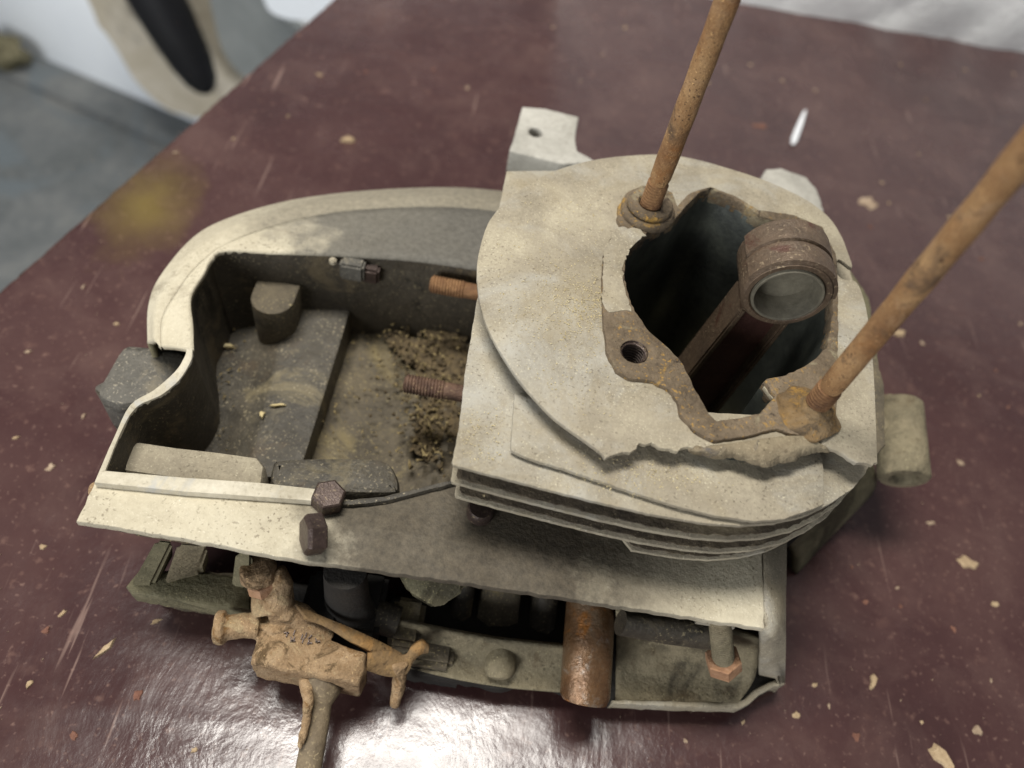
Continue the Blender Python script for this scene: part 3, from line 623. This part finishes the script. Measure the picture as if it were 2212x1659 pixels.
# screw hanging under the plate corner
sa = W(1556, 1345, 66); sb = W(1562, 1420, 46)
sdv = (sb-sa).normalized(); sl = (sb-sa).length
bm = bmesh.new(); helix(bm, sa, sdv, -4, sl, 3.9, 1.2, .5); from_bm('screw', bm, 'tan_casting', ENG, 50)
hexnut('screw_head', sb, sdv, 6.4, 6.5, 'copper_head', ENG, phase=.3)
box('plate_tongue', W(1530, 1338, 66)+Vector((-6, -2, -2)), W(1530, 1338, 66)+Vector((10, 9, 3)), 'dusty_aluminium', ENG, 1.5)
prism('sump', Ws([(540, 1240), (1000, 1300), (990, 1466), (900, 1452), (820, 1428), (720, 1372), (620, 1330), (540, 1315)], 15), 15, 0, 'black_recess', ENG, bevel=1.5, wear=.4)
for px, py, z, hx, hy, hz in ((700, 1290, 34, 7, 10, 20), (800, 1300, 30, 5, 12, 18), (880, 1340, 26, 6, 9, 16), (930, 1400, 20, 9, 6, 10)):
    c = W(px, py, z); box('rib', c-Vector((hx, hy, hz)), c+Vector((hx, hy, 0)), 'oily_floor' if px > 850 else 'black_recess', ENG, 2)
def casting(pts, mtl):                                    # a cast web: rounded bar of uneven section
    tube('cast_web', [(W(x, y, z), a, b) for x, y, z, a, b in pts], mtl, ENG, seg=20, smooth=60)
casting([(690, 1300, 26, 5, 4), (770, 1318, 26, 6, 5), (860, 1345, 24, 6, 5)], 'oily_shade')
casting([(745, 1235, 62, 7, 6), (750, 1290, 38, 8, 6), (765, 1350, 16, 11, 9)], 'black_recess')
casting([(1340, 1345, 52, 4, 6), (1440, 1358, 50, 5, 7), (1540, 1372, 50, 5, 6)], 'oily_shade')
for px, w, zt, mtl in ((1072, 15, 58, 'oily_floor'), (1172, 9, 56, 'oily_shade'), (985, 8, 40, 'oily_shade')):
    c = W(px, 1400, 20); bm = bmesh.new(); secs = []
    for z, yb, k in ((zt, -52, .8), (40, -58, .9), (24, -66, 1.), (15, -78, 1.15), (10, -82, 1.2)):
        secs.append([bm.verts.new((c.x+u*w*k/2+mnoise.noise(Vector((u*3, z*.3, px)))*1.2, y+mnoise.noise(Vector((u, z*.2, px+5)))*1.5, z)) for u, y in ((-1, -42), (-.95, yb), (-.4, yb-2.5), (.4, yb-2.5), (.95, yb), (1, -42))])
    for a, b in zip(secs, secs[1:]):
        for q in range(5): bm.faces.new((a[q], a[q+1], b[q+1], b[q]))
    bm.faces.new(secs[0])
    from_bm('cast_web', bm, mtl, ENG, 60)
# foot at the lower left
foot = [(300, 1232), (270, 1266), (282, 1280), (380, 1296), (470, 1311), (540, 1316), (545, 1245), (420, 1235)]
fb = Ws(foot, 30); cf = sum(fb, Vector())/len(fb)
prism('foot', fb, 30, 20, 'olive_casting', ENG, bevel=1.2, wear=.3)
prism('foot_base', [cf+(p-cf)*.93+Vector((2, 5, 0)) for p in fb], 20.5, 0, 'oily_floor', ENG, bevel=1.5, wear=.4)
def wedge(name, top, zt, foot_, zf, mtl):
    bm = bmesh.new(); a = [bm.verts.new(W(x, y, z)) for (x, y), z in zip(top, zt)]; b = [bm.verts.new(W(x, y, z)) for (x, y), z in zip(foot_, zf)]
    n = len(a); bm.faces.new(a); bm.faces.new(b[::-1])
    for i in range(n): bm.faces.new((a[i], a[(i+1) % n], b[(i+1) % n], b[i]))
    bmesh.ops.bevel(bm, geom=bm.edges[:], offset=1.1, segments=2, affect='EDGES'); return from_bm(name, bm, mtl, ENG)
wedge('foot_wall', [(338, 1165), (376, 1170), (330, 1262), (280, 1262)], (60, 60, 32, 32), [(338, 1190), (376, 1195), (335, 1275), (290, 1275)], (22, 22, 22, 22), 'olive_casting')
wedge('foot_wall', [(385, 1172), (452, 1178), (430, 1226), (352, 1258)], (60, 60, 40, 33), [(385, 1200), (452, 1205), (440, 1250), (362, 1270)], (22, 22, 22, 22), 'tan_casting')
wedge('foot_wall', [(510, 1190), (545, 1195), (545, 1262), (502, 1255)], (60, 60, 34, 34), [(510, 1215), (545, 1220), (545, 1290), (505, 1285)], (22, 22, 22, 22), 'olive_casting')
tube('pin', along(W(196, 1058, 62), (1, .1, 0), [(0, 2), (.6, 2.6), (14, 2.6)]), 'tan_crust', ENG, seg=12)
# right boss with its strut
ra, rb = W(1953, 1035, 44), W(1938, 872, 50); rd_ = (rb-ra).normalized()
hollow('side_boss', ra, rd_, 10.5, 5.2, (rb-ra).length, 12, 'tan_casting', ENG, ch=1)
prism('boss_web', Ws([(1895, 850), (1925, 845), (1960, 856), (1982, 880), (1988, 925), (1885, 935)], 53), 53, 36, 'tan_casting', ENG, bevel=3, wear=.3)
loft('strut', [[W(1880, 985, 52), W(1790, 1085, 44), W(1700, 1160, 40)], [W(1895, 1040, 30), W(1820, 1120, 20), W(1722, 1205, 14)], [W(1880, 1075, 10), W(1800, 1155, 5), W(1722, 1240, 1)]], 'olive_casting', ENG, 4, sub=4)
# bolt head under the fins
tube('dowel', along(W(1036, 1112, 72), (0, 0, 1), [(0, 4.6), (5, 4.6), (6, 4)]), 'dark_bolt', ENG)

# ---- clutch lever caked in tan dirt
LEV = bpy.data.objects.new('lever_bracket', None); COL.objects.link(LEV); LEV.parent = ENG; LEV['label'] = 'small lever bracket caked in tan dirt'
def Q(x, y, z): return W(*c4(x, y), z)
zc_ = 34
tube('collar', [(Q(995, 540, 50), 5), (Q(998, 552, 49), 6.2), (Q(1005, 610, 45), 6.2), (Q(1008, 625, 44), 5)], 'tan_crust', LEV, seg=24)
hexnut('bolt_head', Q(1010, 625, 45), (Q(1020, 670, 40)-Q(990, 560, 50)), 4.8, 4.5, 'copper_head', LEV, phase=.2)
tube('neck', [(Q(1085, 565, 47), 3.2), (Q(1120, 640, 44), 3.6), (Q(1110, 700, 41), 4.6), (Q(1085, 745, 38), 5.4), (Q(1090, 800, 33), 6.6), (Q(1095, 840, 29), 6)], 'tan_crust', LEV, seg=22)
tube('neck', [(Q(1010, 650, 41), 3.2), (Q(1025, 710, 39), 4.2), (Q(1040, 775, 36), 4.8)], 'tan_crust', LEV, seg=22)
tube('neck', [(Q(1060, 765, 37), 3.5), (Q(1130, 770, 37), 4.2), (Q(1210, 800, 34), 4.6), (Q(1280, 850, 32), 4), (Q(1360, 890, 30), 3)], 'tan_crust', LEV, seg=22)
tube('pin', [(Q(788, 850, 33), 4.2), (Q(796, 850, 33), 5.6), (Q(835, 850, 33), 5.8), (Q(850, 850, 33), 4.2), (Q(920, 842, 33), 4.2), (Q(1010, 842, 33), 4.5)], 'tan_crust', LEV, seg=24)
blk_top = [Q(*p, zc_) for p in ((1015, 835), (1130, 835), (1330, 900), (1525, 965), (1522, 1060), (1490, 1125), (1330, 1098), (1160, 1065), (960, 1020), (990, 910))]
prism('clamp_block', blk_top, zc_, zc_-20, 'tan_crust', LEV, bevel=2.2, wear=.25, step=3.5)
loft('arm', [[Q(1180, 735, 42), Q(1300, 790, 40), Q(1450, 850, 36), Q(1600, 920, 30), Q(1700, 975, 27)], [Q(1230, 800, 41), Q(1330, 850, 38), Q(1450, 915, 35), Q(1590, 985, 30), Q(1690, 1035, 26)]], 'brown_lever', LEV, 2.2, sub=2)
loft('hook', [[Q(1540, 975, 32), Q(1640, 965, 30), Q(1710, 985, 28), Q(1745, 950, 31), Q(1800, 920, 33), Q(1835, 945, 31)], [Q(1530, 1060, 30), Q(1630, 1090, 26), Q(1720, 1080, 25), Q(1755, 1020, 27), Q(1790, 985, 29), Q(1830, 975, 29)]], 'brown_lever', LEV, 2, sub=2)
tube('hook_tail', [(Q(1690, 1020, 27), 3), (Q(1690, 1090, 22), 2.6), (Q(1680, 1160, 17), 2.4), (Q(1665, 1235, 12), 1.8)], 'tan_crust', LEV, seg=14)
tube('cable_end', [(Q(1305, 1040, 24), 6.5), (Q(1315, 1110, 24), 7), (Q(1318, 1160, 23), 6), (Q(1300, 1220, 22), 4.2, 3), (Q(1285, 1320, 20), 4.2, 2.6), (Q(1265, 1430, 18), 4.3, 2.6), (Q(1240, 1560, 15), 4.3, 2.6), (Q(1215, 1720, 12), 4.3, 2.6)], 'grey_cable', LEV, seg=22)
tube('cable_strip', [(Q(1228, 1050, 26), 2.6), (Q(1234, 1125, 27), 2.6), (Q(1245, 1200, 27), 2), (Q(1235, 1300, 24), 1.6), (Q(1218, 1380, 22), 1.5), (Q(1200, 1440, 21), .8)], 'tan_crust', LEV, seg=12)
# worn raised letters on the block
rnd = random.Random(5); lm_ = bmesh.new()
for i in range(9):
    p = Q(1085+i*25, 862+i*8.2, zc_+.4)
    for s in range(2):
        q = p+Vector((rnd.uniform(-1, 1), rnd.uniform(-1.6, 1.6), .15)); a = rnd.choice((.2, 1.5, .9, 2.2))
        r = bmesh.ops.create_cube(lm_, size=1); M = Matrix.Translation(q) @ Matrix.Rotation(a, 4, 'Z') @ Matrix.Diagonal((1.7, .4, .4, 1))
        bmesh.ops.transform(lm_, matrix=M, verts=r['verts'])
from_bm('worn_lettering', lm_, 'dark_bolt', LEV, 0)

bm = bmesh.new()
for o in list(LEV.children):
    if o.name.split('.')[0] in ('neck', 'clamp_block', 'pin'): bm.from_mesh(o.data); bpy.data.objects.remove(o)
me = bpy.data.meshes.new('lever_casting'); bm.to_mesh(me); bm.free(); link('lever_casting', me, 'tan_crust', LEV, 0)
# crusted surfaces: remesh and roughen
tx = bpy.data.textures.new('crust', 'CLOUDS'); tx.noise_scale = .0045; tx.noise_depth = 4
for o in list(LEV.children)+[c for c in ENG.children if c.name.startswith('rust_crust')]:
    if o.name.split('.')[0] in ('worn_lettering', 'cable_end', 'arm', 'hook', 'bolt_head'): continue
    a = o.modifiers.new('r', 'REMESH'); a.mode = 'VOXEL'; a.voxel_size = .0005; a.use_smooth_shade = True
    c = o.modifiers.new('s', 'SMOOTH'); c.factor = .5; c.iterations = 2
    b = o.modifiers.new('d', 'DISPLACE'); b.texture = tx; b.strength = .0010; b.mid_level = .5; b.texture_coords = 'LOCAL'

# ================================================================ debris
def chip(name, px, py, s, asp, ang, mtl, label, cat, group=None, h=None, z=0.):
    c = W(px, py, z); n = 10; h = h or max(.5, s*.18)
    bm = bmesh.new(); ra = math.radians(ang)
    pts = []
    for k in range(n):
        t = 2*math.pi*k/n; r = random.uniform(.45, 1.2); x, y = math.cos(t)*s*r, math.sin(t)*s*asp*r
        pts.append((c.x+x*math.cos(ra)-y*math.sin(ra), c.y+x*math.sin(ra)+y*math.cos(ra)))
    b = [bm.verts.new((x, y, z+.05)) for x, y in pts]; t = [bm.verts.new((c.x+(x-c.x)*.8, c.y+(y-c.y)*.8, z+h*random.uniform(.7, 1.3))) for x, y in pts]
    bm.faces.new(b[::-1]); bm.faces.new(t)
    for k in range(n): bm.faces.new((b[k], b[(k+1) % n], t[(k+1) % n], t[k]))
    o = from_bm(name, bm, mtl, None, 25); tag(o, label, cat, group); return o
chip('wood_chip', 752, 303, 4.6, .75, 35, 'chip_wood', 'pale rounded wood chip lying alone behind the curved housing', 'wood chip', h=1.6)
chip('wood_chip', 1875, 436, 8.5, .8, 60, 'chip_pale', 'flat wide flake of dull wood near the small rear tab', 'wood chip', h=.5)
chip('wood_chip', 2090, 1218, 6.2, .6, -15, 'chip_wood', 'large tan wood chip out on the bare board beside the strut', 'wood chip', h=1.2)
chip('wood_chip', 2036, 1642, 7.2, .5, -50, 'chip_wood', 'long ragged tan splinter chip by the near corner of the board', 'wood chip', h=1.4)
chip('wood_chip', 1942, 718, 5.0, .55, 15, 'chip_wood', 'orange wood chip lying under the leaning stud', 'wood chip', h=1)
chip('wood_chip', 1886, 1474, 4.8, .38, 60, 'chip_wood', 'narrow tan wood chip in front of the lower lip corner', 'wood chip', h=1)
chip('wood_chip', 226, 1404, 5.0, .26, 65, 'chip_wood', 'thin tan splinter lying left of the tan lever', 'wood chip', h=.9)
chip('wood_chip', 1642, 272, 9, .32, 12, 'chip_brown', 'long dull brown flake lying flat behind the first stud', 'wood chip', h=.4)
for px, py, z, sz, asp, an, mt, lb_ in ((598, 690, 34, 2.6, .6, 20, 'chip_wood', 'tan wood chip at the foot of the round boss inside the pocket'), (496, 748, 33, 3.4, .45, 10, 'sawdust', 'pale wood flake on the pocket floor beside its left wall'), (600, 876, 43, 3.8, .22, 15, 'sawdust', 'thin pale splinter lying on the flat raised panel in the pocket'), (703, 657, 45, 1.6, .8, 50, 'chip_wood', 'small yellowish crumb on the rear corner of the raised panel'), (566, 897, 42.5, 2.0, .7, 80, 'sawdust', 'small pale flake near the front edge of the raised panel')):
    chip('wood_chip', px, py, sz, asp, an, mt, lb_, 'wood chip', h=.8, z=z)
sl0, sl1 = W(1740, 238, 1.2), W(1712, 312, 1.2); sdir = (sl1-sl0)
sv = tube('plastic_sliver', [(sl0, .5, .4), (sl0+sdir*.1, 1.3, .6), (sl0+sdir*.5, 2.1, 1.), (sl0+sdir*.85, 2.3, 1.1), (sl1, 1.1, .5)], 'white_sliver', seg=10)
tag(sv, 'thin white plastic sliver lying on the brown board', 'sliver')
spots = [(935, 150), (790, 155), (1255, 175), (1350, 60), (1195, 60), (2115, 855), (2150, 800), (2030, 600), (1850, 1590), (1720, 1545), (1790, 1525), (1605, 1560), (2150, 1305), (1945, 1310), (1938, 1270), (2140, 1470), (2010, 1130), (1840, 1225), (1992, 742), (2178, 880), (2205, 700), (135, 1325), (338, 1342), (92, 1182), (35, 946), (62, 1480), (100, 1362), (1985, 334), (2190, 160), (1795, 22), (1945, 140), (1856, 45), (2085, 152), (1010, 190), (690, 162), (622, 252), (505, 300), (380, 330), (1690, 175), (1760, 195), (1620, 140), (2000, 215), (1920, 440), (1905, 395), (1880, 490), (2050, 470), (2120, 560), (1990, 560), (2075, 1000), (2060, 1360), (1760, 1480), (1990, 1560), (2110, 1580), (1480, 1600), (1870, 1300), (180, 900), (110, 1010), (60, 760), (250, 700), (180, 620), (300, 1500), (160, 1590), (420, 1620), (1530, 180), (1300, 120)]
rs = random.Random(11)
for px, py in spots:
    big = rs.random()
    mt = rs.choice(('chip_wood', 'chip_pale', 'chip_pale', 'chip_brown'))
    chip('wood_crumb', px, py, 1.0+big*1.7, rs.uniform(.45, .9), rs.uniform(0, 180), mt,
         {'chip_wood': 'small tan wood crumb scattered on the brown board', 'chip_pale': 'small pale beige crumb scattered on the brown board', 'chip_brown': 'small dull brown crumb scattered on the brown board'}[mt],
         'crumb', {'chip_wood': 'tan crumbs on the board', 'chip_pale': 'pale crumbs on the board', 'chip_brown': 'brown crumbs on the board'}[mt])
def scatter(name, pts, mtl, label, cat, smin, smax, lump_=False):
    bm = bmesh.new()
    for p in pts:
        s = smin+(smax-smin)*random.random()**2.2
        if lump_:
            r = bmesh.ops.create_icosphere(bm, subdivisions=1, radius=s*.5); q = [random.uniform(.7, 1.3) for _ in range(3)]
            for v in r['verts']: v.co = Vector((v.co.x*q[0], v.co.y*q[1], v.co.z*q[2]))*random.uniform(.75, 1.25)+p
            continue
        l = s*random.uniform(1, 2.6)
        M = Matrix.Translation(p) @ Matrix.Rotation(random.uniform(0, 6.3), 4, 'Z') @ Matrix.Rotation(random.uniform(-.4, .4), 4, 'X')
        vs = [bm.verts.new(M @ Vector(v)) for v in ((-l/2, -s*.3, 0), (l/2, -s*.2, 0), (l*.3, s*.5, 0), (0, .1*s, s*.55))]
        for f in ((0, 1, 2), (0, 3, 1), (1, 3, 2), (2, 3, 0)): bm.faces.new([vs[i] for i in f])
    o = from_bm(name, bm, mtl, None, 0); tag(o, label, cat, kind='stuff'); return o
def gauss(px, py, sx, sy, z, n): return [W(random.gauss(px, sx), random.gauss(py, sy), z) for _ in range(n)]
def rayz(px, py): return W(px, py, 31)
dd = []
for _ in range(1500):
    px, py = random.gauss(1270, 55), random.gauss(665, 42)
    if px < 1325-.0*py and not (px > 1300): dd.append(W(px, py, H+.25))
dd += [W(random.uniform(1060, 1320), random.uniform(430, 900), H+.2) for _ in range(900)]
dd = [p for p in dd if (p.x+10)**2+(p.y-7)**2 < 70**2]
dd += [W(random.uniform(1000, 1090), random.uniform(880, 1000), 110.4) for _ in range(250)]
dd += [W(random.gauss(1380, 90), random.gauss(1030, 25), 112.7) for _ in range(450)]
scatter('sawdust', dd, 'sawdust', 'fine pale sawdust lying on the round top fin', 'sawdust', .12, .45)
# nest of dirt and straw beside the cylinder inside the pocket
cl = [W(random.gauss(925, 55), random.gauss(790, 60), 35+random.random()*3) for _ in range(420)]+[W(random.gauss(930, 25), random.gauss(930, 45), 35+random.random()*3) for _ in range(260)]
cl = [p for p in cl if p.x < -76]
def mats(bm, pts):
    for i, (p, r) in enumerate(pts):
        q = bmesh.ops.create_icosphere(bm, subdivisions=4, radius=1)
        for v in q['verts']:
            k = 1+.55*mnoise.fractal(v.co*2.4+Vector((i*5.3, 0, i)), 1, 2, 5); v.co = Vector((v.co.x*r, v.co.y*r*1.15, v.co.z*r*.28))*k+p
bm = bmesh.new(); mats(bm, [(W(px, py, 34.5), r) for px, py, r in ((960, 735, 8), (900, 760, 6), (985, 780, 8), (930, 800, 6), (860, 735, 4), (960, 880, 8), (940, 920, 7), (975, 935, 7), (985, 850, 9), (920, 960, 5))])
tag(from_bm('dirt_mat', bm, 'dirt_clod', None, 60), 'matted brown sludge caked beside the cylinder in the pocket', 'dirt', kind='stuff')
scatter('dirt_clods', cl, 'dirt_clod', 'brown dirt clods heaped in the pocket beside the cylinder', 'dirt', .4, 2.2, True)
scatter('straw_bits', [p+Vector((random.uniform(-2, 2), random.uniform(-2, 2), 2)) for p in cl[::2]], 'straw', 'straw coloured bits strewn over the dirt in the pocket', 'straw', .6, 2.0)
scatter('pocket_grit', [W(random.uniform(470, 1000), random.uniform(650, 980), 33.5) for _ in range(500)], 'straw', 'fine tan grit on the oily pocket floor', 'grit', .4, 1.3)
scatter('table_dust', [Vector((random.uniform(-330, 360), random.uniform(-150, 500), .1)) for _ in range(1100)], 'chip_pale', 'fine pale dust specks spread over the brown board', 'dust', .25, .7)
